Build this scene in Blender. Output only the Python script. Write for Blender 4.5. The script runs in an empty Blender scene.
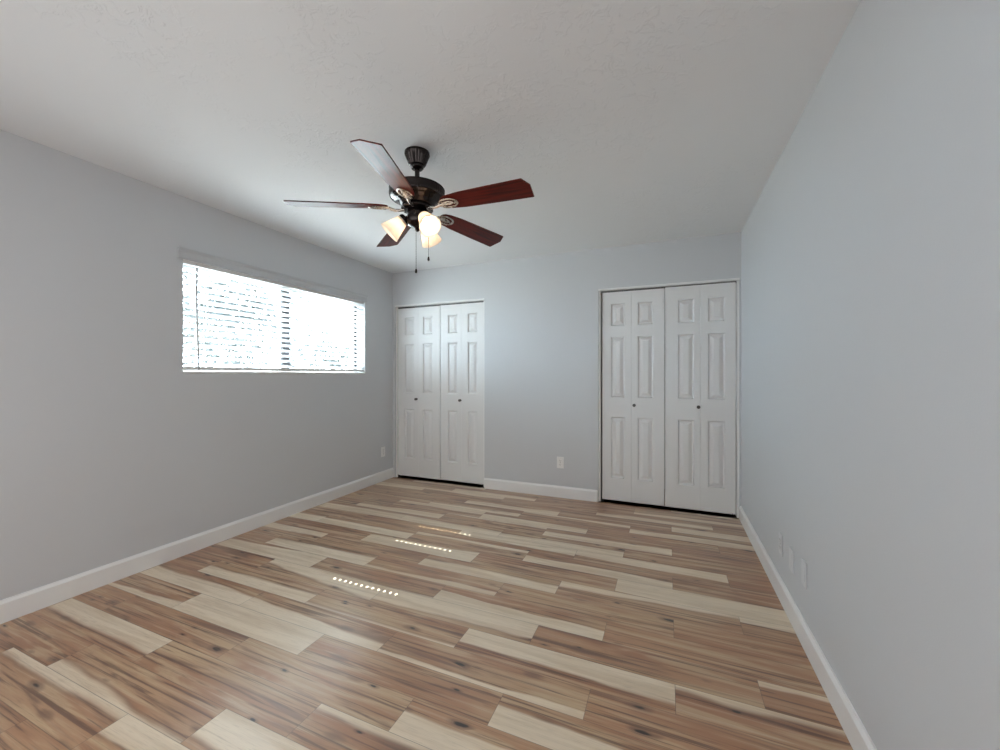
import bpy, bmesh, math, random
from mathutils import Vector, Matrix

sc = bpy.context.scene
COL = sc.collection
PI = math.pi
R = math.radians

# ------------------------------------------------------------------ camera
W, D, H = 3.6176, 3.9357, 2.44          # right wall x, back wall y, ceiling z
NEAR = -0.32                            # wall behind the camera
cam_d = bpy.data.cameras.new('camera')
cam = bpy.data.objects.new('camera', cam_d)
COL.objects.link(cam)
cam_d.sensor_width = 36.0
cam_d.lens = 400.93 / 1000 * 36.0
cam_d.clip_start = 0.02
cam.location = (3.0424, 0.0, 1.2282)
cam.rotation_euler = (R(90 - 0.062), 0, R(22.717))
sc.camera = cam

# ------------------------------------------------------------------ world, sun, large lights, exposure
sc.view_settings.view_transform = 'Standard'
sc.view_settings.look = 'None'
sc.view_settings.gamma = 1.0
sc.view_settings.use_curve_mapping = False
sc.view_settings.exposure = 0.10
sc.cycles.max_bounces = 14
sc.cycles.diffuse_bounces = 8
sc.cycles.glossy_bounces = 4
sc.cycles.transmission_bounces = 8
sc.cycles.transparent_max_bounces = 12
sc.cycles.sample_clamp_indirect = 6.0
sc.cycles.caustics_reflective = False
sc.cycles.caustics_refractive = False

world = bpy.data.worlds.new('sky')
sc.world = world
world.use_nodes = True
wb = world.node_tree.nodes['Background']
wb.inputs['Color'].default_value = (0.72, 0.87, 1.0, 1)
wb.inputs['Strength'].default_value = 28.0

sun_d = bpy.data.lights.new('sun', 'SUN')
sun_d.energy = 40.0
sun_d.color = (1.0, 0.97, 0.93)
sun_d.angle = R(0.2)
sun = bpy.data.objects.new('sun', sun_d)
COL.objects.link(sun)
SUN_ELEV = R(47.6)
sun.rotation_euler = Vector((math.cos(SUN_ELEV), 0.0, -math.sin(SUN_ELEV))).to_track_quat('-Z', 'Y').to_euler()

def area(name, loc, look, sx, sy, power, color, portal=False):
    d = bpy.data.lights.new(name, 'AREA')
    d.shape = 'RECTANGLE'
    d.size, d.size_y, d.energy, d.color = sx, sy, power, color
    if portal:
        d.cycles.is_portal = True
    o = bpy.data.objects.new(name, d)
    COL.objects.link(o)
    o.location = loc
    o.rotation_euler = Vector(look).to_track_quat('-Z', 'Y').to_euler()
    return o

# added fill light behind the camera, shining in through the opening made for it
area('opening_fill', (1.75, NEAR - 0.25, 1.18), (0, 1, -0.30), 3.0, 2.2, 37, (1.0, 0.985, 0.97))

# ------------------------------------------------------------------ helpers
def tag(o, label=None, cat=None, group=None, kind=None):
    if label: o['label'] = label
    if cat: o['category'] = cat
    if group: o['group'] = group
    if kind: o['kind'] = kind
    return o

def empty(name, loc=(0, 0, 0), rz=0.0):
    o = bpy.data.objects.new(name, None)
    o.empty_display_size = 0.05
    COL.objects.link(o)
    o.location = loc
    o.rotation_euler = (0, 0, rz)
    return o

def obj(name, bm, m, parent=None, loc=(0, 0, 0), rot=(0, 0, 0), smooth=None, recalc=True):
    if recalc:
        bmesh.ops.recalc_face_normals(bm, faces=bm.faces)
    me = bpy.data.meshes.new(name)
    bm.to_mesh(me)
    bm.free()
    if m is not None:
        me.materials.append(m)
    o = bpy.data.objects.new(name, me)
    COL.objects.link(o)
    o.location = loc
    o.rotation_euler = rot
    if parent: o.parent = parent
    if smooth is not None:
        me.shade_smooth()
        me.set_sharp_from_angle(angle=R(smooth))
    return o

def box(bm, x0, x1, y0, y1, z0, z1, bev=0.0, mat=None, seg=1):
    v = [bm.verts.new(p) for p in ((x0, y0, z0), (x1, y0, z0), (x1, y1, z0), (x0, y1, z0),
                                   (x0, y0, z1), (x1, y0, z1), (x1, y1, z1), (x0, y1, z1))]
    f = [bm.faces.new([v[i] for i in q]) for q in ((3, 2, 1, 0), (4, 5, 6, 7), (0, 1, 5, 4), (1, 2, 6, 5), (2, 3, 7, 6), (3, 0, 4, 7))]
    if bev:
        e = set(e for g in f for e in g.edges)
        r = bmesh.ops.bevel(bm, geom=list(e), offset=bev, segments=seg, profile=0.5, affect='EDGES', clamp_overlap=True)
        vs = set(r['verts']) | set(x for x in v if x.is_valid)
        v = list(vs)
    if mat is not None:
        bmesh.ops.transform(bm, matrix=mat, verts=v)
    return v

def frame_to(a, b):
    """matrix whose z axis runs from a to b, origin a"""
    a, b = Vector(a), Vector(b)
    q = (b - a).to_track_quat('Z', 'Y')
    return Matrix.Translation(a) @ q.to_matrix().to_4x4(), (b - a).length

def lathe(bm, prof, n=32, mat=None, flute=None, cap=True):
    """prof: list of (radius, z); flute(i_ring, angle) -> radius factor"""
    rings = []
    for k, (r, z) in enumerate(prof):
        ring = []
        for i in range(n):
            a = 2 * PI * i / n
            rr = r * (flute(k, a) if flute else 1.0)
            ring.append(bm.verts.new((rr * math.cos(a), rr * math.sin(a), z)))
        rings.append(ring)
    for k in range(len(rings) - 1):
        for i in range(n):
            j = (i + 1) % n
            bm.faces.new((rings[k][i], rings[k][j], rings[k + 1][j], rings[k + 1][i]))
    if cap:
        bm.faces.new(rings[0]); bm.faces.new(list(reversed(rings[-1])))
    vs = [v for r in rings for v in r]
    if mat is not None:
        bmesh.ops.transform(bm, matrix=mat, verts=vs)
    return vs

def tube(bm, pts, r, n=10):
    """round tube along a polyline; r number or list"""
    pts = [Vector(p) for p in pts]
    rs = r if isinstance(r, (list, tuple)) else [r] * len(pts)
    rings = []
    up = Vector((0.13, 0.27, 0.95))
    for i, p in enumerate(pts):
        t = (pts[min(i + 1, len(pts) - 1)] - pts[max(i - 1, 0)]).normalized()
        s = t.cross(up)
        if s.length < 1e-3: s = t.cross(Vector((1, 0, 0)))
        s.normalize(); u = s.cross(t)
        rings.append([bm.verts.new(p + rs[i] * (math.cos(2 * PI * k / n) * s + math.sin(2 * PI * k / n) * u)) for k in range(n)])
    for a, b in zip(rings, rings[1:]):
        for k in range(n):
            bm.faces.new((a[k], a[(k + 1) % n], b[(k + 1) % n], b[k]))
    bm.faces.new(list(reversed(rings[0]))); bm.faces.new(rings[-1])

def extrude_profile(bm, prof, axis, a0, a1, place):
    """prism: 2D profile (p, q) placed by place(p, q, a) -> xyz between a0 and a1"""
    A = [bm.verts.new(place(p, q, a0)) for p, q in prof]
    B = [bm.verts.new(place(p, q, a1)) for p, q in prof]
    n = len(prof)
    for i in range(n):
        bm.faces.new((A[i], A[(i + 1) % n], B[(i + 1) % n], B[i]))
    bm.faces.new(list(reversed(A))); bm.faces.new(B)

def slab_with_holes(bm, us, vs, holes, t0, t1, place):
    """wall of thickness t0..t1 on a (u, v) grid, cells listed in holes left open"""
    nu, nv = len(us) - 1, len(vs) - 1
    solid = lambda i, j: 0 <= i < nu and 0 <= j < nv and (i, j) not in holes
    cache = {}
    def V(i, j, t):
        k = (i, j, t)
        if k not in cache: cache[k] = bm.verts.new(place(us[i], vs[j], t))
        return cache[k]
    for i in range(nu):
        for j in range(nv):
            if not solid(i, j): continue
            for t in (t0, t1):
                bm.faces.new([V(i, j, t), V(i + 1, j, t), V(i + 1, j + 1, t), V(i, j + 1, t)])
            for (di, dj, a, b) in ((-1, 0, (i, j), (i, j + 1)), (1, 0, (i + 1, j), (i + 1, j + 1)), (0, -1, (i, j), (i + 1, j)), (0, 1, (i, j + 1), (i + 1, j + 1))):
                if not solid(i + di, j + dj):
                    bm.faces.new([V(*a, t0), V(*b, t0), V(*b, t1), V(*a, t1)])

# ------------------------------------------------------------------ node helpers and materials
def new_mat(name):
    m = bpy.data.materials.new(name)
    m.use_nodes = True
    nt = m.node_tree
    return m, nt, nt.nodes['Principled BSDF']

def node(nt, kind, ins=None, **props):
    n = nt.nodes.new(kind)
    for k, v in props.items():
        setattr(n, k, v)
    for k, v in (ins or {}).items():
        s = n.inputs[k]
        if isinstance(v, bpy.types.NodeSocket): nt.links.new(v, s)
        else: s.default_value = v
    return n

def M(nt, op, a, b=0.0, c=0.0, clamp=False):
    return node(nt, 'ShaderNodeMath', {0: a, 1: b, 2: c}, operation=op, use_clamp=clamp).outputs[0]

def mixc(nt, f, a, b, mode='MIX'):
    n = node(nt, 'ShaderNodeMix', {0: f}, data_type='RGBA', blend_type=mode)
    for s, v in ((n.inputs[6], a), (n.inputs[7], b)):
        if isinstance(v, bpy.types.NodeSocket): nt.links.new(v, s)
        else: s.default_value = (*v, 1) if len(v) == 3 else v
    return n.outputs[2]

def maprange(nt, v, a, b, c=0.0, d=1.0, smooth=True):
    n = node(nt, 'ShaderNodeMapRange', {0: v, 1: a, 2: b, 3: c, 4: d})
    if smooth: n.interpolation_type = 'SMOOTHSTEP'
    return n.outputs[0]

def painted(name, col, rough, bump=0.0, scale=200.0, spec=0.5, detail=3.0, var=0.0):
    m, nt, b = new_mat(name)
    b.inputs['Base Color'].default_value = (*col, 1)
    b.inputs['Roughness'].default_value = rough
    b.inputs['Specular IOR Level'].default_value = spec
    tc = node(nt, 'ShaderNodeTexCoord')
    nz = node(nt, 'ShaderNodeTexNoise', {'Vector': tc.outputs['Object'], 'Scale': scale, 'Detail': detail})
    if bump:
        bp = node(nt, 'ShaderNodeBump', {'Height': nz.outputs['Fac'], 'Strength': bump, 'Distance': 0.002})
        nt.links.new(bp.outputs[0], b.inputs['Normal'])
    if var:
        n2 = node(nt, 'ShaderNodeTexNoise', {'Vector': tc.outputs['Object'], 'Scale': 1.3, 'Detail': 2.0})
        c = mixc(nt, n2.outputs['Fac'], [x * (1 - var) for x in col], [min(1, x * (1 + var)) for x in col])
        nt.links.new(c, b.inputs['Base Color'])
    return m

def metal(name, col, rough, metallic=1.0, var=0.3):
    m, nt, b = new_mat(name)
    b.inputs['Metallic'].default_value = metallic
    tc = node(nt, 'ShaderNodeTexCoord')
    nz = node(nt, 'ShaderNodeTexNoise', {'Vector': tc.outputs['Object'], 'Scale': 60.0, 'Detail': 4.0})
    c = mixc(nt, nz.outputs['Fac'], [x * (1 - var) for x in col], [x * (1 + var) for x in col])
    nt.links.new(c, b.inputs['Base Color'])
    r = M(nt, 'MULTIPLY_ADD', nz.outputs['Fac'], 0.15, rough - 0.07)
    nt.links.new(r, b.inputs['Roughness'])
    return m

WALL_C = (0.57, 0.585, 0.605)
m_wall = painted('wall_paint', WALL_C, 0.62, bump=0.12, scale=260, spec=0.35)
m_white = painted('white_trim_paint', (0.78, 0.785, 0.78), 0.38, bump=0.03, scale=120)
m_door = painted('white_door_paint', (0.72, 0.725, 0.725), 0.58, spec=0.35, bump=0.05, scale=300)
m_plate = painted('white_plastic', (0.80, 0.80, 0.79), 0.35)
m_wallplate = painted('grey_painted_plastic', (0.60, 0.615, 0.635), 0.42)
m_slot = painted('dark_slot', (0.03, 0.03, 0.03), 0.6)
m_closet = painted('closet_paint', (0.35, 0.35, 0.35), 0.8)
m_nickel = metal('satin_nickel', (0.13, 0.125, 0.12), 0.30)
m_track = metal('door_track_metal', (0.12, 0.12, 0.12), 0.5)
m_bronze = metal('dark_bronze', (0.040, 0.034, 0.033), 0.19, 0.95)
m_iron = metal('brushed_pewter', (0.58, 0.54, 0.50), 0.26, 1.0, 0.2)
m_alu = painted('dark_window_frame', (0.035, 0.035, 0.04), 0.45)
m_bark = painted('bark', (0.16, 0.12, 0.09), 0.9, bump=0.6, scale=30)
m_ground = painted('pale_concrete', (0.50, 0.49, 0.46), 0.9, bump=0.2, scale=20)

# ceiling: skip-trowel plaster
m_ceil, nt, b = new_mat('textured_ceiling')
b.inputs['Base Color'].default_value = (0.77, 0.785, 0.80, 1)
b.inputs['Roughness'].default_value = 0.75
b.inputs['Specular IOR Level'].default_value = 0.25
tc = node(nt, 'ShaderNodeTexCoord')
n1 = node(nt, 'ShaderNodeTexNoise', {'Vector': tc.outputs['Object'], 'Scale': 22.0, 'Detail': 6.0, 'Roughness': 0.65, 'Distortion': 0.9})
patch = node(nt, 'ShaderNodeTexNoise', {'Vector': tc.outputs['Object'], 'Scale': 2.2, 'Detail': 2.0})
h = M(nt, 'MULTIPLY', maprange(nt, n1.outputs['Fac'], 0.52, 0.60), maprange(nt, patch.outputs['Fac'], 0.38, 0.62))
bp = node(nt, 'ShaderNodeBump', {'Height': h, 'Strength': 0.46, 'Distance': 0.003})
nt.links.new(bp.outputs[0], b.inputs['Normal'])

# floor boards: per-board data comes from mesh attributes
m_floor, nt, b = new_mat('plank_flooring')
uv = node(nt, 'ShaderNodeUVMap', uv_map='board')
sep = node(nt, 'ShaderNodeSeparateXYZ', {0: uv.outputs[0]})
u, v = sep.outputs[0], sep.outputs[1]
att = node(nt, 'ShaderNodeVertexColor', layer_name='board_data')
sa = node(nt, 'ShaderNodeSeparateColor', {0: att.outputs[0]})
w0, w1, tone, seed = sa.outputs[0], sa.outputs[1], sa.outputs[2], att.outputs[1]
sd = M(nt, 'MULTIPLY', seed, 37.0)
vm = M(nt, 'MULTIPLY', v, 0.1524)
P3 = node(nt, 'ShaderNodeCombineXYZ', {0: u, 1: vm, 2: sd}).outputs[0]
def stretched(sx, sy):
    return node(nt, 'ShaderNodeVectorMath', {0: P3, 1: (sx, sy, 1.0)}, operation='MULTIPLY').outputs[0]
warp = node(nt, 'ShaderNodeTexNoise', {'Vector': stretched(2.3, 3.0), 'Scale': 1.0, 'Detail': 2.5, 'Roughness': 0.45}).outputs['Fac']
grain = node(nt, 'ShaderNodeTexNoise', {'Vector': stretched(1.15, 60.0), 'Scale': 1.0, 'Detail': 5.0, 'Roughness': 0.62, 'Distortion': 0.55}).outputs['Fac']
fine = node(nt, 'ShaderNodeTexNoise', {'Vector': stretched(14.0, 330.0), 'Scale': 1.0, 'Detail': 3.0}).outputs['Fac']
broad = node(nt, 'ShaderNodeTexNoise', {'Vector': stretched(1.5, 19.0), 'Scale': 1.0, 'Detail': 3.5, 'Distortion': 0.9}).outputs['Fac']
hue = node(nt, 'ShaderNodeTexNoise', {'Vector': stretched(1.6, 9.0), 'Scale': 1.0, 'Detail': 2.0}).outputs['Fac']
# heartwood: reddish to olive tan, dark figure lines, pale streaks
heart = mixc(nt, tone, (0.40, 0.205, 0.105), (0.50, 0.350, 0.205))
heart = mixc(nt, M(nt, 'MULTIPLY', maprange(nt, hue, 0.42, 0.62), 0.75), heart, (0.33, 0.145, 0.070))
heart = mixc(nt, M(nt, 'MULTIPLY', maprange(nt, broad, 0.50, 0.36), 0.55), heart, (0.57, 0.43, 0.265))
heart = mixc(nt, M(nt, 'MULTIPLY', maprange(nt, broad, 0.54, 0.68), 0.72), heart, (0.165, 0.085, 0.055))
heart = mixc(nt, M(nt, 'MULTIPLY', maprange(nt, grain, 0.52, 0.64), 0.80), heart, (0.115, 0.055, 0.034))
heart = mixc(nt, M(nt, 'MULTIPLY', maprange(nt, grain, 0.45, 0.30), 0.45), heart, (0.56, 0.43, 0.30))
# sapwood band along one edge with a slowly wandering border
bw = M(nt, 'ADD', M(nt, 'ADD', w0, M(nt, 'MULTIPLY', M(nt, 'DIVIDE', u, 0.9144), M(nt, 'SUBTRACT', w1, w0))),
       M(nt, 'MULTIPLY', M(nt, 'SUBTRACT', warp, 0.5), 0.40))
has = M(nt, 'GREATER_THAN', M(nt, 'MAXIMUM', w0, w1), 0.03)
soft = M(nt, 'MULTIPLY_ADD', seed, 0.07, 0.02)
sapf = M(nt, 'MULTIPLY', node(nt, 'ShaderNodeMapRange', {0: M(nt, 'SUBTRACT', bw, v), 1: M(nt, 'MULTIPLY', soft, -1.0), 2: soft}).outputs[0], has)
sap = mixc(nt, maprange(nt, broad, 0.35, 0.7), (0.74, 0.625, 0.475), (0.62, 0.495, 0.35))
sap = mixc(nt, M(nt, 'MULTIPLY', maprange(nt, grain, 0.54, 0.74), 0.40), sap, (0.42, 0.31, 0.21))
colr = mixc(nt, sapf, heart, sap)
# darker rim where the two woods meet
rim = M(nt, 'MULTIPLY', maprange(nt, M(nt, 'ABSOLUTE', M(nt, 'ADD', M(nt, 'SUBTRACT', bw, v), 0.05)), 0.08, 0.0), M(nt, 'MULTIPLY', M(nt, 'MULTIPLY', has, seed), 0.55))
colr = mixc(nt, M(nt, 'MULTIPLY', rim, M(nt, 'SUBTRACT', 1.0, sapf)), colr, (0.17, 0.085, 0.055))
colr = mixc(nt, M(nt, 'MULTIPLY', maprange(nt, fine, 0.5, 0.75), 0.22), colr, (0.16, 0.10, 0.065))
# knots: a bigger sparse set with a stained halo, and small pin knots
wob = node(nt, 'ShaderNodeTexNoise', {'Vector': stretched(14.0, 40.0), 'Scale': 1.0, 'Detail': 2.0}).outputs['Fac']
wobv = node(nt, 'ShaderNodeCombineXYZ', {0: M(nt, 'MULTIPLY', wob, 0.16), 1: M(nt, 'MULTIPLY', wob, 0.22), 2: 0.0}).outputs[0]
def knots(sx, sy, thr, r_core, r_halo, k_halo, off):
    global colr
    vec = node(nt, 'ShaderNodeVectorMath', {0: node(nt, 'ShaderNodeVectorMath', {0: stretched(sx, sy), 1: wobv}, operation='ADD').outputs[0], 1: (off, off, off)}, operation='ADD').outputs[0]
    kv = node(nt, 'ShaderNodeTexVoronoi', {'Vector': vec, 'Scale': 1.0, 'Randomness': 1.0})
    kd = kv.outputs['Distance']
    ksel = M(nt, 'GREATER_THAN', node(nt, 'ShaderNodeSeparateColor', {0: kv.outputs['Color']}).outputs[0], thr)
    free = M(nt, 'SUBTRACT', 1.0, M(nt, 'MULTIPLY', sapf, 0.93))
    halo = M(nt, 'MULTIPLY', M(nt, 'MULTIPLY', maprange(nt, kd, r_halo, r_core), ksel), free)
    core = M(nt, 'MULTIPLY', M(nt, 'MULTIPLY', maprange(nt, kd, r_core, r_core * 0.5), ksel), free)
    colr = mixc(nt, M(nt, 'MULTIPLY', halo, k_halo), colr, (0.13, 0.062, 0.040))
    colr = mixc(nt, core, colr, (0.016, 0.010, 0.009))
knots(4.2, 13.0, 0.66, 0.140, 0.30, 0.60, 0.0)
knots(7.5, 24.0, 0.80, 0.150, 0.28, 0.45, 4.3)
# joints
ev = M(nt, 'MULTIPLY', M(nt, 'SUBTRACT', 0.5, M(nt, 'ABSOLUTE', M(nt, 'SUBTRACT', v, 0.5))), 0.1524)
eu = M(nt, 'SUBTRACT', 0.4572, M(nt, 'ABSOLUTE', M(nt, 'SUBTRACT', u, 0.4572)))
ed = M(nt, 'MINIMUM', ev, eu)
joint = maprange(nt, ed, 0.0018, 0.0006)
colr = mixc(nt, M(nt, 'MULTIPLY', joint, 0.55), colr, (0.06, 0.04, 0.03))
nt.links.new(colr, b.inputs['Base Color'])
rgh = M(nt, 'MULTIPLY_ADD', fine, 0.16, 0.24)
nt.links.new(rgh, b.inputs['Roughness'])
b.inputs['Specular IOR Level'].default_value = 0.7
b.inputs['Coat Weight'].default_value = 0.5
b.inputs['Coat Roughness'].default_value = 0.30
speck = node(nt, 'ShaderNodeTexNoise', {'Vector': stretched(60.0, 160.0), 'Scale': 1.0, 'Detail': 2.0}).outputs['Fac']
hgt = M(nt, 'SUBTRACT', M(nt, 'ADD', M(nt, 'MULTIPLY', speck, 0.5), M(nt, 'MULTIPLY', grain, 0.4)), M(nt, 'MULTIPLY', joint, 1.2))
bp = node(nt, 'ShaderNodeBump', {'Height': hgt, 'Strength': 0.22, 'Distance': 0.001})
nt.links.new(bp.outputs[0], b.inputs['Normal'])

# mahogany fan blades
m_blade, nt, b = new_mat('mahogany')
tc = node(nt, 'ShaderNodeTexCoord')
mp = node(nt, 'ShaderNodeMapping', {'Vector': tc.outputs['Object'], 'Scale': (3.0, 45.0, 20.0)})
nz = node(nt, 'ShaderNodeTexNoise', {'Vector': mp.outputs[0], 'Scale': 1.0, 'Detail': 5.0, 'Distortion': 0.5})
c = mixc(nt, maprange(nt, nz.outputs['Fac'], 0.35, 0.7), (0.125, 0.010, 0.005), (0.036, 0.004, 0.003))
nt.links.new(c, b.inputs['Base Color'])
b.inputs['Roughness'].default_value = 0.33
b.inputs['Specular IOR Level'].default_value = 0.18

# window glass: clear with a faint reflection
m_glass, nt, b = new_mat('window_glass')
nt.nodes.remove(b)
tr = node(nt, 'ShaderNodeBsdfTransparent', {'Color': (0.93, 0.96, 0.96, 1)})
gl = node(nt, 'ShaderNodeBsdfGlossy', {'Roughness': 0.02})
lw_ = node(nt, 'ShaderNodeLayerWeight', {'Blend': 0.5})
fr = M(nt, 'MULTIPLY_ADD', M(nt, 'POWER', lw_.outputs['Facing'], 5.0), 0.5, 0.03)
mx = node(nt, 'ShaderNodeMixShader', {0: fr, 1: tr.outputs[0], 2: gl.outputs[0]})
nt.links.new(mx.outputs[0], nt.nodes['Material Output'].inputs[0])

def translucent(name, col, tcol, fac, rough=0.4, gloss=0.05):
    m, nt, b = new_mat(name)
    nt.nodes.remove(b)
    d = node(nt, 'ShaderNodeBsdfDiffuse', {'Color': (*col, 1)})
    t = node(nt, 'ShaderNodeBsdfTranslucent', {'Color': (*tcol, 1)})
    a = node(nt, 'ShaderNodeMixShader', {0: fac, 1: d.outputs[0], 2: t.outputs[0]})
    g = node(nt, 'ShaderNodeBsdfGlossy', {'Roughness': rough})
    x = node(nt, 'ShaderNodeMixShader', {0: gloss, 1: a.outputs[0], 2: g.outputs[0]})
    nt.links.new(x.outputs[0], nt.nodes['Material Output'].inputs[0])
    return m

m_valance = painted('grey_valance', (0.50, 0.515, 0.535), 0.5)  # one even grey over the whole valance
m_slat = translucent('blind_slat_white', (0.86, 0.87, 0.87), (0.82, 0.84, 0.86), 0.46)
m_shade = translucent('frosted_glass_shade', (0.86, 0.80, 0.72), (0.95, 0.86, 0.76), 0.55, 0.25, 0.06)
m_leaf = translucent('leaf', (0.028, 0.031, 0.030), (0.025, 0.032, 0.027), 0.15)

m_bulb, nt, b = new_mat('lit_bulb')
b.inputs['Emission Color'].default_value = (1.0, 0.84, 0.68, 1)
b.inputs['Emission Strength'].default_value = 10.0

# ------------------------------------------------------------------ floor
PW, PL, Y0, X0 = 0.1524, 0.9144, 1.428, 1.85
# (row, board): (edge the pale wood lies along, width at its left end, width at its right end[, tone])
SAP = {
 (-5, 1): ('H', .22, .18), (-5, 2): ('H', .6, .45), (-5, 3): ('L', .5, .5),
 (-4, 0): ('H', 0, 0, .05), (-4, 1): ('L', .30, .05), (-4, 2): ('H', .75, .8), (-4, 3): ('L', .4, .6),
 (-3, 1): ('H', .55, .66, .1), (-3, 2): ('H', 0, 0, .6), (-3, 3): ('H', .14, .12, .5),
 (-2, 0): ('L', 0, 0, .1), (-2, 1): ('H', 0, 0, .25), (-2, 2): ('H', 0, 0, .6), (-2, 3): ('L', .62, .7, .15),
 (-2, 4): ('H', .15, .1, .3), (-1, 0): ('L', .0, .36, .1), (-1, 1): ('H', .98, 1.1, .5), (-1, 2): ('H', 0, 0, .55),
 (-1, 3): ('L', .66, .5, .2), (-1, 4): ('H', 0, 0, .3), (0, 1): ('L', .72, .6, .2), (0, 2): ('L', .55, .35, .5),
 (0, 3): ('L', .12, .2, .55), (0, 4): ('L', 0, 0, .2), (1, 0): ('H', 0, 0, .1), (1, 1): ('L', .52, .6, .4),
 (1, 2): ('L', .06, .14, .45), (1, 3): ('H', .70, .66, .3), (1, 4): ('H', .16, .18, .25), (2, 0): ('H', 0, 0, .15),
 (2, 1): ('H', .35, .95, .6), (2, 2): ('H', .85, .72, .6), (2, 3): ('L', 0, 0, .15), (2, 4): ('H', .2, .2, .2),
 (3, 1): ('L', .7, 1.05, .4), (3, 2): ('L', .05, .08, .5), (3, 3): ('L', .62, .4, .5), (3, 4): ('H', 0, 0, .15),
 (4, 0): ('L', 0, 0, .2), (4, 1): ('L', .68, .75, .5), (4, 2): ('L', .14, .2, .5), (4, 3): ('H', 0, 0, .55),
 (4, 4): ('H', 0, 0, .12), (5, 0): ('H', .55, .5, .4), (5, 1): ('L', 0, 0, .4), (5, 2): ('L', .55, .6, .5),
 (5, 3): ('H', .42, .15, .5), (5, 4): ('H', .35, .4, .3), (6, 1): ('H', 0, 0, .2), (6, 2): ('L', .8, .95, .5),
 (6, 3): ('H', 0, 0, .35), (6, 4): ('H', .95, 1.1, .5), (7, 1): ('L', .6, .7, .3), (7, 2): ('H', .25, .2, .5),
 (7, 3): ('L', .6, .55, .3), (7, 4): ('L', 0, 0, .15), (8, 1): ('H', 0, 0, .5), (8, 2): ('H', .5, .7, .5),
 (8, 3): ('H', .55, .62, .4), (8, 4): ('L', 0, 0, .2), (9, 1): ('L', .65, .8, .4), (9, 2): ('L', .75, .6, .5),
 (9, 3): ('L', .5, .55, .4), (9, 4): ('H', 0, 0, .3), (10, 1): ('L', .5, .7, .3), (10, 2): ('H', .1, .2, .4),
 (10, 3): ('L', .6, .6, .3), (10, 4): ('H', 0, 0, .2), (11, 1): ('H', .4, .5, .4), (11, 2): ('L', .7, .6, .4),
 (11, 3): ('H', 0, 0, .2), (12, 1): ('L', 0, 0, .3), (12, 2): ('L', .3, .5, .3), (12, 3): ('H', .1, .4, .2),
 (13, 2): ('L', .55, .6, .3), (13, 3): ('L', 0, 0, .2), (13, 4): ('L', .7, .7, .3), (14, 1): ('H', .3, .5, .3),
 (14, 3): ('L', .45, .5, .2), (15, 2): ('L', .6, .5, .3), (16, 1): ('L', .4, .5, .3),
}
rng = random.Random(11)
bm = bmesh.new()
uvl = bm.loops.layers.uv.new('board')
dat = bm.loops.layers.float_color.new('board_data')
for j in range(-12, 22):
    s = (X0 + 0.3048 * j) % PL
    for m_ in range(6):
        xa = s - PL + PL * m_
        x0, x1 = max(xa, 0.0), min(xa + PL, W)
        y0, y1 = max(Y0 + PW * j, NEAR - 0.10), min(Y0 + PW * (j + 1), D + 0.75)
        rs = (rng.random(), rng.random(), rng.random(), rng.random(), rng.random())
        if x1 - x0 < 0.001 or y1 - y0 < 0.001: continue
        e = SAP.get((j, m_))
        if e is None:
            e = ('H' if rs[0] < .5 else 'L', rs[1] * .8, rs[1] * .8 + .1 * (rs[2] - .5)) if rs[3] < .5 else ('H', 0, 0)
        tone = e[3] if len(e) > 3 else rs[2] * .7
        vs = [bm.verts.new((x, y, 0)) for x, y in ((x0, y0), (x1, y0), (x1, y1), (x0, y1))]
        f = bm.faces.new(vs)
        for l in f.loops:
            vv = (l.vert.co.y - (Y0 + PW * j)) / PW
            if e[0] == 'H': vv = 1 - vv
            l[uvl].uv = (l.vert.co.x - xa, vv)
            l[dat] = (e[1], e[2], tone, rs[4])
box(bm, 0, W, NEAR - 0.10, D + 0.75, -0.08, -0.002)
fl = obj('floor', bm, m_floor, recalc=False)
tag(fl, 'brown and pale two-tone wood plank floor of the empty room', 'floor', kind='structure')

# ------------------------------------------------------------------ ceiling and walls
bm = bmesh.new(); box(bm, -0.2, W + 0.1, NEAR - 0.1, D + 0.12, H, H + 0.12)
tag(obj('ceiling', bm, m_ceil), 'white ceiling with skip-trowel texture', 'ceiling', kind='structure')

WIN_Y0, WIN_Y1, WIN_Z0, WIN_Z1 = 1.683, 3.46, 1.236, 2.035
bm = bmesh.new()
slab_with_holes(bm, [NEAR - 0.1, WIN_Y0, WIN_Y1, D + 0.12], [-0.08, WIN_Z0, WIN_Z1, H], {(1, 1)}, 0.0, -0.2, lambda u, v, t: (t, u, v))
tag(obj('wall_left', bm, m_wall), 'grey wall with the wide blind-covered window', 'wall', kind='structure')

bm = bmesh.new(); box(bm, W, W + 0.1, NEAR - 0.1, D + 0.75, -0.08, H)
tag(obj('wall_right', bm, m_wall), 'long plain grey wall beside the right-hand closet', 'wall', kind='structure')

CL0, CL1, CR0, CR1, CZ = 0.034, 1.212, 2.424, 3.606, 2.052
bm = bmesh.new()
slab_with_holes(bm, [0, CL0, CL1, CR0, CR1, W], [-0.08, 0.0, CZ, H], {(1, 1), (3, 1)}, D, D + 0.12, lambda u, v, t: (u, t, v))
tag(obj('wall_back', bm, m_wall), 'grey wall holding both white closet openings', 'wall', kind='structure')

DX0, DX1, DZ = 0.25, 3.25, 2.28  # opening added in the unseen wall to let the fill light in
bm = bmesh.new()
slab_with_holes(bm, [-0.2, DX0, DX1, W + 0.1], [-0.08, 0.0, DZ, H], {(1, 1)}, NEAR, NEAR - 0.1, lambda u, v, t: (u, t, v))
tag(obj('wall_front', bm, m_wall), 'grey wall with a wide opening added for fill light behind the viewer', 'wall', kind='structure')

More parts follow.
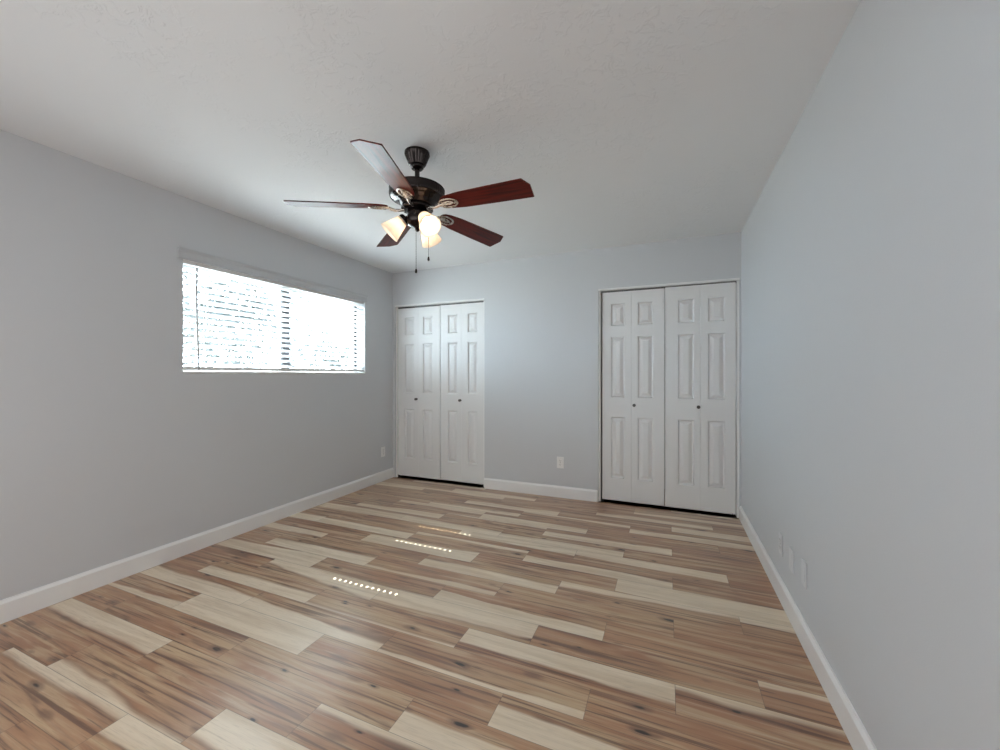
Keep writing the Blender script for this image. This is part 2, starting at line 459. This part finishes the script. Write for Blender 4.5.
# added unseen room beyond the opening: holds the fill light, keeps the sky out
bm = bmesh.new()
hx0, hx1, hy0, hy1 = -0.15, W + 0.05, -1.9, NEAR - 0.1
box(bm, hx0 - 0.05, hx0, hy0, hy1, 0, H); box(bm, hx1, hx1 + 0.05, hy0, hy1, 0, H)
box(bm, hx0 - 0.05, hx1 + 0.05, hy0 - 0.05, hy0, 0, H); box(bm, hx0 - 0.05, hx1 + 0.05, hy0 - 0.05, hy1, H, H + 0.05)
box(bm, hx0 - 0.05, hx1 + 0.05, hy0 - 0.05, hy1, -0.06, 0)
tag(obj('wall_added_room', bm, m_wall), 'grey walls of an added unseen room behind the viewer', 'wall', kind='structure')

# closet interiors
def closet(name, x0, x1, label):
    bm = bmesh.new()
    y0, y1 = D + 0.12, D + 0.72
    box(bm, x0 - 0.05, x0, y0, y1, 0, H); box(bm, x1, x1 + 0.05, y0, y1, 0, H)
    box(bm, x0 - 0.05, x1 + 0.05, y1, y1 + 0.05, 0, H); box(bm, x0 - 0.05, x1 + 0.05, y0, y1, H, H + 0.05)
    tag(obj(name, bm, m_closet), label, 'wall', kind='structure')
closet('wall_closet', 0.02, 1.4, 'dark closet interior behind the bifold doors in the window corner')
closet('wall_closet', 2.2, W - 0.05, 'dark closet interior behind the bifold doors beside the long plain wall')

# ------------------------------------------------------------------ baseboards
BB = [(0, 0), (0.015, 0), (0.015, 0.094), (0.0142, 0.097), (0.0085, 0.1055), (0.0065, 0.108), (0.006, 0.112), (0, 0.112)]
def baseboard(name, a0, a1, place, label):
    bm = bmesh.new(); extrude_profile(bm, BB, 0, a0, a1, place)
    tag(obj(name, bm, m_white), label, 'baseboard', kind='structure')
baseboard('baseboard_left', NEAR, D - 0.0005, lambda p, q, a: (p, a, q), 'white baseboard under the window wall')
baseboard('baseboard_right', NEAR, D - 0.0005, lambda p, q, a: (W - p, a, q), 'white baseboard along the long plain wall')
baseboard('baseboard_back', CL1 + 0.002, CR0 - 0.006, lambda p, q, a: (a, D - p, q), 'short white baseboard between the two closets')

# ------------------------------------------------------------------ closet jambs (trim) and bifold doors
def jamb(name, x0, x1, label):
    """white lining: two side boards and a head, plus the door track up inside"""
    t = 0.019
    root = empty(name, (0, D, 0))
    tag(root, label, 'door trim', kind='structure')
    for a, b_ in ((x0, x0 + t), (x1 - t, x1)):
        bm = bmesh.new(); box(bm, a, b_, 0.018, 0.118, 0.0, CZ - 0.018, 0.0015)
        obj('side_jamb', bm, m_white, root)
    bm = bmesh.new(); box(bm, x0, x1, -0.003, 0.118, CZ - 0.018, CZ, 0.0015)
    obj('head_jamb', bm, m_white, root)
    bm = bmesh.new(); box(bm, x0 + t, x1 - t, 0.036, 0.064, CZ - 0.034, CZ - 0.018)
    obj('track', bm, m_track, root)
    for xx in (x0 + t, x1 - t - 0.03):
        bm = bmesh.new()
        box(bm, xx, xx + 0.03, 0.032, 0.066, 0.0, 0.004); box(bm, xx, xx + 0.004, 0.032, 0.066, 0.004, 0.03)
        lathe(bm, [(0.005, 0.004), (0.005, 0.022)], 10, Matrix.Translation((xx + 0.018, 0.049, 0)))
        obj('pivot_bracket', bm, m_nickel, root)
    return x0 + t, x1 - t
jl = jamb('trim_1', CL0, CL1, 'thin white jamb around the closet in the window corner')
jr = jamb('trim_2', CR0, CR1, 'thin white jamb around the closet beside the long plain wall')

PZ = [(1.695, 1.905), (1.010, 1.590), (0.235, 0.820)]     # panel heights above the floor
def leaf_mesh(w, s_l, s_r, z0, z1, th=0.034):
    """moulded door leaf: front face at y=0 with three raised panels, back flat at y=th"""
    bm = bmesh.new()
    xs = [0, s_l, w - s_r, w]
    zs = [z0, PZ[2][0], PZ[2][1], PZ[1][0], PZ[1][1], PZ[0][0], PZ[0][1], z1]
    for i in range(3):
        for k in range(7):
            a, b_, c, d = xs[i], xs[i + 1], zs[k], zs[k + 1]
            if i == 1 and k in (1, 3, 5):
                rings = []
                for ins, dep in ((0, 0), (0.0015, 0.004), (0.0085, 0.0145), (0.0125, 0.0155), (0.0165, 0.0145), (0.043, 0.003), (0.044, 0.0026)):
                    rings.append([bm.verts.new(p) for p in ((a + ins, dep, c + ins), (b_ - ins, dep, c + ins), (b_ - ins, dep, d - ins), (a + ins, dep, d - ins))])
                for r0, r1 in zip(rings, rings[1:]):
                    for q in range(4):
                        bm.faces.new((r0[q], r0[(q + 1) % 4], r1[(q + 1) % 4], r1[q]))
                bm.faces.new(rings[-1])
            else:
                bm.faces.new([bm.verts.new(p) for p in ((a, 0, c), (b_, 0, c), (b_, 0, d), (a, 0, d))])
    B = [bm.verts.new(p) for p in ((0, th, z0), (w, th, z0), (w, th, z1), (0, th, z1))]
    F = [bm.verts.new(p) for p in ((0, 0, z0), (w, 0, z0), (w, 0, z1), (0, 0, z1))]
    bm.faces.new(B)
    for q in range(4):
        bm.faces.new((F[q], F[(q + 1) % 4], B[(q + 1) % 4], B[q]))
    bmesh.ops.remove_doubles(bm, verts=bm.verts, dist=1e-5)
    # tiny round-over on the long front edges
    es = [e for e in bm.edges if all(abs(v.co.y) < 1e-6 and (abs(v.co.x) < 1e-6 or abs(v.co.x - w) < 1e-6) for v in e.verts)]
    bmesh.ops.bevel(bm, geom=es, offset=0.002, segments=2, affect='EDGES')
    return bm

def knob_mesh():
    bm = bmesh.new()
    lathe(bm, [(0.004, 0.0), (0.0135, 0.0), (0.0135, 0.002), (0.009, 0.004), (0.006, 0.010), (0.0065, 0.014), (0.012, 0.018),
               (0.0150, 0.023), (0.0148, 0.028), (0.011, 0.032), (0.004, 0.0335)], 20, Matrix.Rotation(PI / 2, 4, 'X'))
    return bm

def bifold(name, x0, lws, stile, knob_leaf, knob_x, z0, z1, label):
    """a pair of leaves hinged together; knob_x is measured within the knob leaf"""
    root = empty(name, (x0, D + 0.032, 0))
    tag(root, label, 'bifold door', 'white bifold closet doors', 'structure')
    for i in range(2):
        sl, sr = stile[i]
        lf = obj('leaf', leaf_mesh(lws[i] - 0.0006, sl, sr, z0, z1), m_door, root, (i * (lws[0] + 0.0004), 0, 0))
        if i == knob_leaf:
            obj('knob', knob_mesh(), m_nickel, lf, (knob_x, 0, 0.940), smooth=40)
    # hinges sit in the seam between the leaves
    bm = bmesh.new()
    for z in (0.25, 1.0, 1.8):
        lathe(bm, [(0.004, z), (0.004, z + 0.07)], 10, Matrix.Translation((lws[0] + 0.00075, 0.038, 0)))
    obj('hinge', bm, m_nickel, root)
    return root
bifold('door_1', 0.058, (0.286, 0.292), ((0.095, 0.062), (0.060, 0.100)), 0, 0.262, 0.026, 2.014, 'white bifold closet door in the window corner, touching the side jamb near the window wall')
bifold('door_2', 0.643, (0.273, 0.271), ((0.096, 0.055), (0.076, 0.078)), 0, 0.258, 0.028, 2.018, 'white bifold closet door of the window-corner closet, next to the low outlet')
bifold('door_3', 2.4565, (0.270, 0.287), ((0.082, 0.062), (0.054, 0.097)), 1, 0.024, 0.024, 2.018, 'white bifold closet door with the knob near its fold, next to the baseboard end')
bifold('door_4', 3.0185, (0.2895, 0.2735), ((0.108, 0.050), (0.060, 0.080)), 0, 0.274, 0.022, 2.024, 'white bifold closet door next to the long plain wall')

# ------------------------------------------------------------------ window
WX = -0.165                                  # outer frame plane
win = empty('window_1', (0, 0, 0))
tag(win, 'wide sliding window with dark frame behind the white blind', 'window', kind='structure')
def ring_frame(bm, y0, y1, z0, z1, w, x0, x1):
    box(bm, x0, x1, y0, y0 + w, z0, z1); box(bm, x0, x1, y1 - w, y1, z0, z1)
    box(bm, x0, x1, y0 + w, y1 - w, z0, z0 + w); box(bm, x0, x1, y0 + w, y1 - w, z1 - w, z1)
bm = bmesh.new(); ring_frame(bm, WIN_Y0, WIN_Y1, WIN_Z0, WIN_Z1, 0.022, WX, WX + 0.04)
obj('frame', bm, m_white, win)
for (a, b_, x) in ((WIN_Y0 + 0.022, 2.62, WX + 0.002), (2.53, WIN_Y1 - 0.022, WX + 0.02)):
    bm = bmesh.new()
    z0, z1 = WIN_Z0 + 0.022, WIN_Z1 - 0.022
    ring_frame(bm, a, b_, z0, z1, 0.028, x, x + 0.018)
    s = obj('sash', bm, m_white, win)
    bm = bmesh.new(); box(bm, x + 0.007, x + 0.011, a + 0.028, b_ - 0.028, z0 + 0.028, z1 - 0.028)
    obj('pane', bm, m_glass, s)
bm = bmesh.new(); box(bm, WX + 0.0385, WX + 0.05, 2.53, 2.62, WIN_Z0 + 0.022, WIN_Z1 - 0.022, 0.003)
obj('meeting_rail', bm, m_alu, win)
bm = bmesh.new(); box(bm, WX + 0.04, WX + 0.05, WIN_Y1 - 0.035, WIN_Y1 - 0.0005, WIN_Z0 + 0.022, WIN_Z1 - 0.022, 0.002)
obj('side_channel', bm, m_alu, win)
bm = bmesh.new(); box(bm, WX + 0.042, 0.006, WIN_Y0 + 0.001, WIN_Y1 - 0.001, WIN_Z0 + 0.0005, WIN_Z0 + 0.014, 0.003)
obj('sill', bm, m_white, win)

# ------------------------------------------------------------------ blind
blind = empty('window_blind', (0, 0.5 * (WIN_Y0 + WIN_Y1), WIN_Z0 + 0.014))
tag(blind, 'white horizontal slat blind with grey-looking valance in the wide window', 'window blind')
OY, OZ = 0.5 * (WIN_Y0 + WIN_Y1), WIN_Z0 + 0.014
BY0, BY1 = WIN_Y0 + 0.003, WIN_Y1 - 0.004
CORDS = (1.842, 2.442, 2.742, 3.30)
XS = -0.036
bm = bmesh.new()     # valance with a small crown profile and two returns
vp = [(0.003, 2.014), (0.016, 2.014), (0.018, 2.019), (0.016, 2.024), (0.016, 2.062), (0.022, 2.072), (0.026, 2.080), (0.026, 2.086), (0.003, 2.086)]
extrude_profile(bm, vp, 0, WIN_Y0 - 0.036, WIN_Y1 + 0.012, lambda p, q, a: (p, a - OY, q - OZ))
obj('valance', bm, m_valance, blind)
bm = bmesh.new(); box(bm, XS - 0.027, XS + 0.027, BY0 - OY, BY1 - OY, 1.990 - OZ, 2.030 - OZ, 0.003)
obj('headrail', bm, m_white, blind)
PITCH, TILT, SW, ST = 0.0447, R(18), 0.050, 0.003
NS = 16
bm = bmesh.new()
for k in range(NS):
    z = 1.972 - k * PITCH
    mt = Matrix.Translation((XS, 0, z - OZ)) @ Matrix.Rotation(-TILT, 4, 'Y')     # room-side edge up
    ys = [BY0]
    for c in CORDS[:3]:
        ys += [c - 0.0085, c + 0.0085]
    ys.append(BY1)
    for q in range(0, len(ys), 2):
        box(bm, -SW / 2, SW / 2, ys[q] - OY, ys[q + 1] - OY, -ST / 2, ST / 2, mat=mt)
    for c in CORDS[:3]:                                                             # bridges round the cord holes
        box(bm, -SW / 2, -0.004, c - 0.0085 - OY, c + 0.0085 - OY, -ST / 2, ST / 2, mat=mt)
        box(bm, 0.004, SW / 2, c - 0.0085 - OY, c + 0.0085 - OY, -ST / 2, ST / 2, mat=mt)
obj('slats', bm, m_slat, blind)
bm = bmesh.new(); box(bm, XS - 0.025, XS + 0.025, BY0 - OY, BY1 - OY, 1.259 - OZ, 1.283 - OZ, 0.003)
obj('bottom_rail', bm, m_white, blind)
for c in CORDS:
    bm = bmesh.new()
    for x in (XS - 0.027, XS + 0.027):
        tube(bm, [(x, c + 0.012 - OY, 1.99 - OZ), (x, c + 0.012 - OY, 1.275 - OZ)], 0.0009, 6)
    obj('ladder_cord', bm, m_white, blind)
bm = bmesh.new()
wy = 1.772
tube(bm, [(0.0, wy - OY, 1.975 - OZ), (0.0, wy - 0.004 - OY, 1.80 - OZ), (0.0, wy - OY, 1.60 - OZ), (0.0, wy + 0.012 - OY, 1.262 - OZ)], 0.006, 10)
tube(bm, [(0.0, wy - OY, 1.995 - OZ), (-0.008, wy - OY, 2.0 - OZ)], 0.002, 6)
obj('tilt_wand', bm, painted('clear_grey_plastic', (0.42, 0.43, 0.44), 0.25), blind, smooth=60)

# ------------------------------------------------------------------ wall plates
def plate(name, label, loc, rot, duplex=True, group=None, m_plate=m_plate):
    root = empty(name, loc)
    root.rotation_euler = rot                  # local -y faces the room
    tag(root, label, 'outlet' if duplex else 'wall plate', group)
    bm = bmesh.new(); box(bm, -0.035, 0.035, -0.0062, -0.0004, -0.0575, 0.0575, 0.003, seg=2)
    cover = obj('cover_plate', bm, m_plate, root)
    if duplex:
        for z in (0.0195, -0.0195):
            bm = bmesh.new(); box(bm, -0.0165, 0.0165, -0.0082, -0.005, z - 0.014, z + 0.014, 0.002)
            f = obj('socket', bm, m_plate, root)
            bm = bmesh.new()
            box(bm, -0.0075, -0.0055, -0.0086, -0.0078, z - 0.001, z + 0.008); box(bm, 0.0055, 0.0075, -0.0086, -0.0078, z - 0.001, z + 0.007)
            lathe(bm, [(0.0022, 0.0078), (0.0022, 0.0086)], 10, Matrix.Translation((0, 0, z - 0.008)) @ Matrix.Rotation(PI / 2, 4, 'X'))
            obj('slot', bm, m_slot, f)
        bm = bmesh.new(); lathe(bm, [(0.003, 0.0055), (0.003, 0.0075)], 12, Matrix.Rotation(PI / 2, 4, 'X'))
        obj('screw', bm, m_nickel, root)
    else:
        for z in (0.042, -0.042):
            bm = bmesh.new(); lathe(bm, [(0.003, 0.0055), (0.003, 0.0072)], 12, Matrix.Translation((0, 0, z)) @ Matrix.Rotation(PI / 2, 4, 'X'))
            obj('screw', bm, m_plate, root)
        bm = bmesh.new(); box(bm, -0.0165, 0.0165, -0.0076, -0.005, -0.033, 0.033, 0.0012)
        obj('insert', bm, m_plate, root)
    return root
plate('wall_outlet', 'white duplex outlet low on the wall between the closets', (2.050, D, 0.348), (0, 0, 0))
plate('wall_outlet', 'white duplex outlet low on the window wall near the closet corner', (0, 3.757, 0.335), (0, 0, R(90)))
plate('wall_outlet', 'grey duplex outlet on the long plain wall, nearest the closet of three plates', (W, 2.622, 0.300), (0, 0, R(-90)), m_plate=m_wallplate)
plate('wall_plate', 'grey blank wall plate in the middle of three plates on the long plain wall', (W, 2.418, 0.300), (0, 0, R(-90)), False, m_plate=m_wallplate)
plate('wall_plate', 'grey blank wall plate on the long plain wall, farthest from the closet of three plates', (W, 2.212, 0.325), (0, 0, R(-90)), False, m_plate=m_wallplate)

# ------------------------------------------------------------------ ceiling fan
FX, FY = 1.778, 1.848
fan = empty('ceiling_fan', (FX, FY, H))
tag(fan, 'dark bronze ceiling fan with five mahogany blades and three lit glass shades', 'ceiling fan')

flute = lambda k, a: 1.0 + (0.030 * math.cos(24 * a) if 3 <= k <= 7 else 0.0)
bm = bmesh.new()
lathe(bm, [(0.060, -0.0005), (0.0675, -0.0005), (0.0680, -0.012), (0.0640, -0.018), (0.0590, -0.030), (0.0530, -0.046), (0.0470, -0.060), (0.0425, -0.070), (0.0350, -0.074), (0.0345, -0.084), (0.0290, -0.090), (0.016, -0.092)], 96, flute=flute)
obj('canopy', bm, m_bronze, fan, smooth=35)
bm = bmesh.new()
lathe(bm, [(0.013, -0.080), (0.013, -0.186)], 20)
lathe(bm, [(0.013, -0.148), (0.024, -0.150), (0.027, -0.158), (0.027, -0.172), (0.036, -0.180), (0.040, -0.190)], 28, cap=False)
obj('downrod', bm, m_bronze, fan, smooth=40)
# motor: domed top, ribbed band, tapered bowl
bm = bmesh.new()
lathe(bm, [(0.030, -0.182), (0.060, -0.184), (0.100, -0.190), (0.132, -0.195), (0.146, -0.199), (0.150, -0.203)], 64)
rib = lambda k, a: 1.0 + (0.010 * math.copysign(min(1, abs(2 * math.cos(60 * a))), math.cos(60 * a)) if k in (1, 2) else 0.0)
lathe(bm, [(0.148, -0.200), (0.147, -0.204), (0.149, -0.238), (0.146, -0.248)], 240, flute=rib)
obj('motor_housing', bm, m_bronze, fan, smooth=35)
bm = bmesh.new()
lathe(bm, [(0.144, -0.246), (0.138, -0.251), (0.122, -0.257), (0.108, -0.264), (0.098, -0.274), (0.090, -0.286), (0.078, -0.296), (0.060, -0.300)], 64)
obj('motor_bowl', bm, m_bronze, fan, smooth=40)
bm = bmesh.new()
lathe(bm, [(0.050, -0.298), (0.084, -0.299), (0.086, -0.304), (0.086, -0.312), (0.080, -0.317), (0.050, -0.318)], 48)
obj('flywheel', bm, m_bronze, fan, smooth=40)

# blades
A0 = -1.30
TILTB = R(-12.5)
def blade_place(ang, droop):
    """local x out along the blade, y across it, z up"""
    return Matrix.Rotation(ang, 4, 'Z') @ Matrix.Translation((0, 0, -0.298)) @ Matrix.Rotation(droop, 4, 'Y') @ Matrix.Rotation(TILTB, 4, 'X')
OUT = [(0.158, -0.026), (0.171, -0.040), (0.200, -0.050), (0.280, -0.060), (0.45, -0.0655), (0.632, -0.070), (0.661, -0.018),
       (0.652, 0.070), (0.45, 0.0655), (0.280, 0.060), (0.200, 0.050), (0.171, 0.040), (0.158, 0.026), (0.154, 0.0)]
def blade_bm():
    bm = bmesh.new()
    lo = [bm.verts.new((x, y, -0.003)) for x, y in OUT]
    hi = [bm.verts.new((x, y, 0.003)) for x, y in OUT]
    n = len(OUT)
    bm.faces.new(list(reversed(lo))); bm.faces.new(hi)
    for i in range(n): bm.faces.new((lo[i], lo[(i + 1) % n], hi[(i + 1) % n], hi[i]))
    return bm
def iron_bm():
    """arm from the motor to an oval openwork plate under the blade root"""
    bm = bmesh.new()
    tube(bm, [(0.070, 0, -0.013), (0.095, 0, -0.018), (0.120, 0, -0.018), (0.146, 0, -0.010)], [0.010, 0.008, 0.0075, 0.009], 10)
    def oval(cx, a, b_, r, n=30):
        ring = [Vector((cx + a * math.cos(2 * PI * i / n), b_ * math.sin(2 * PI * i / n), -0.0075)) for i in range(n)]
        m_ = 8
        vs = []
        for i, p in enumerate(ring):
            t = (ring[(i + 1) % n] - ring[i - 1]).normalized()
            s_ = Vector((t.y, -t.x, 0))
            vs.append([bm.verts.new(p + r * math.cos(2 * PI * k / m_) * s_ + Vector((0, 0, 0.6 * r * math.sin(2 * PI * k / m_)))) for k in range(m_)])
        for i in range(n):
            for k in range(m_):
                bm.faces.new((vs[i][k], vs[i][(k + 1) % m_], vs[(i + 1) % n][(k + 1) % m_], vs[(i + 1) % n][k]))
    oval(0.196, 0.055, 0.033, 0.0055)
    oval(0.192, 0.034, 0.012, 0.004)
    tube(bm, [(0.142, 0, -0.009), (0.17, 0, -0.0075), (0.248, 0, -0.0075)], [0.008, 0.005, 0.004], 8)
    for (x, y) in ((0.173, 0.020), (0.173, -0.020), (0.236, 0.0)):
        lathe(bm, [(0.006, -0.014), (0.006, -0.004)], 10, Matrix.Translation((x, y, 0)))
    return bm
for k in range(5):
    bl = obj('blade', blade_bm(), m_blade, fan)
    bl.matrix_local = blade_place(R(A0 + 72 * k), R((1.3, 2.6, 2.6, 3.1, 1.5)[k]))
    obj('blade_bracket', iron_bm(), m_iron, bl, smooth=50)

# light kit
RV, FV = Vector((0.9224, 0.3862, 0)), Vector((-0.3862, 0.9224, 0))
bm = bmesh.new()
lathe(bm, [(0.040, -0.316), (0.052, -0.320), (0.056, -0.330), (0.056, -0.352), (0.062, -0.358), (0.062, -0.380), (0.056, -0.392), (0.040, -0.402), (0.022, -0.408), (0.012, -0.414), (0.013, -0.424), (0.006, -0.430)], 40)
obj('switch_housing', bm, m_bronze, fan, smooth=35)
for lamp_a in (R(188), R(-52), R(68)):
    dvec = math.cos(lamp_a) * RV + math.sin(lamp_a) * FV
    axis = (dvec * 0.0735 + Vector((0, 0, -0.072))).normalized()
    neck = dvec * 0.076 + Vector((0, 0, -0.372))
    bm = bmesh.new()
    tube(bm, [dvec * 0.045 + Vector((0, 0, -0.366)), dvec * 0.056 + Vector((0, 0, -0.356)), neck - axis * 0.012], [0.011, 0.010, 0.011], 12)
    mt, _ = frame_to(neck - axis * 0.022, neck)
    lathe(bm, [(0.012, 0.0), (0.024, 0.002), (0.030, 0.010), (0.031, 0.030), (0.033, 0.034)], 28, mt, cap=False)
    arm = obj('lamp_arm', bm, m_bronze, fan, smooth=40)
    mt, _ = frame_to(neck, neck + axis)
    bm = bmesh.new()     # bell shaped glass, open at the mouth, with wall thickness
    outer = [(0.020, 0.000), (0.031, 0.002), (0.034, 0.012), (0.037, 0.028), (0.043, 0.050), (0.050, 0.072), (0.0555, 0.090), (0.0600, 0.104)]
    inner = [(r - 0.0028, z + 0.001) for r, z in reversed(outer)]
    inner[0] = (0.0575, 0.104)
    lathe(bm, outer + inner, 36, mt, cap=False)
    sh = obj('lamp_shade', bm, m_shade, fan, smooth=50)
    bm = bmesh.new()
    lathe(bm, [(0.010, 0.012), (0.013, 0.018), (0.014, 0.030), (0.020, 0.042), (0.0265, 0.056), (0.0285, 0.068), (0.026, 0.080), (0.018, 0.090), (0.006, 0.094)], 24, mt)
    obj('bulb', bm, m_bulb, sh, smooth=60)

def chain(off, z0, z1):
    bm = bmesh.new()
    p = Vector((off.x, off.y, 0))
    tube(bm, [p + Vector((0, 0, z0)), p + Vector((0, 0, z1 + 0.022))], 0.0011, 6)
    n = int((z0 - z1 - 0.022) / 0.012)
    for i in range(n):
        bmesh.ops.create_icosphere(bm, subdivisions=1, radius=0.0019, matrix=Matrix.Translation(p + Vector((0, 0, z0 - 0.006 - i * 0.012))))
    c = obj('pull_chain', bm, m_bronze, fan)
    bm = bmesh.new()
    lathe(bm, [(0.002, z1 + 0.024), (0.0045, z1 + 0.020), (0.0062, z1 + 0.010), (0.0058, z1 + 0.003), (0.003, z1)], 14, Matrix.Translation(p))
    obj('fob', bm, m_bronze, c, smooth=50)
chain(0.006 * RV - 0.058 * FV, -0.372, -0.672)
chain(0.058 * RV + 0.020 * FV, -0.372, -0.585)

# ------------------------------------------------------------------ outside the window
bm = bmesh.new(); box(bm, -30, -0.21, -14, 22, -0.35, -0.25)
tag(obj('ground', bm, m_ground), 'pale ground outside the window', 'ground', kind='structure')
def tree(loc, h, rad, seed, label):
    rg = random.Random(seed)
    root = empty('leafy_tree', loc)
    tag(root, label, 'tree', 'trees outside the window')
    bm = bmesh.new()
    tube(bm, [(0, 0, 0), (0.05, 0.02, h * .3), (0.0, 0.08, h * .6), (0.05, 0.0, h * .9)], [0.10, 0.08, 0.05, 0.02], 10)
    tips = []
    for i in range(14):
        a, z = rg.random() * 2 * PI, h * (.3 + .5 * rg.random())
        e = Vector((math.cos(a) * rad * (.5 + .5 * rg.random()), math.sin(a) * rad * (.5 + .5 * rg.random()), z + rad * .5 * rg.random()))
        tube(bm, [(0, 0.04, z), e * 0.5 + Vector((0, 0, z * .5 + .05)), e], [0.035, 0.02, 0.008], 6)
        tips.append(e)
    obj('trunk', bm, m_bark, root)
    bm = bmesh.new()
    for i in range(3200):
        t = tips[i % len(tips)]
        c = t + Vector((rg.gauss(0, rad * .28), rg.gauss(0, rad * .28), rg.gauss(0, rad * .25)))
        u_ = Vector((rg.gauss(0, 1), rg.gauss(0, 1), rg.gauss(0, 1))).normalized()
        v_ = u_.orthogonal().normalized()
        n_ = u_.cross(v_) * 0.012
        l_, w_ = 0.075, 0.028
        pts = [c - u_ * l_, c + v_ * w_ + n_, c + u_ * l_, c - v_ * w_ + n_]
        bm.faces.new([bm.verts.new(q) for q in pts])
    obj('foliage', bm, m_leaf, root, recalc=False)
tree((-5.2, 4.6, -0.25), 3.4, 1.25, 3, 'small leafy tree outside, seen through the window half nearer the viewer')
tree((-4.5, 8.6, -0.25), 2.9, 1.5, 8, 'broad leafy tree outside, seen through the window half nearer the closets')
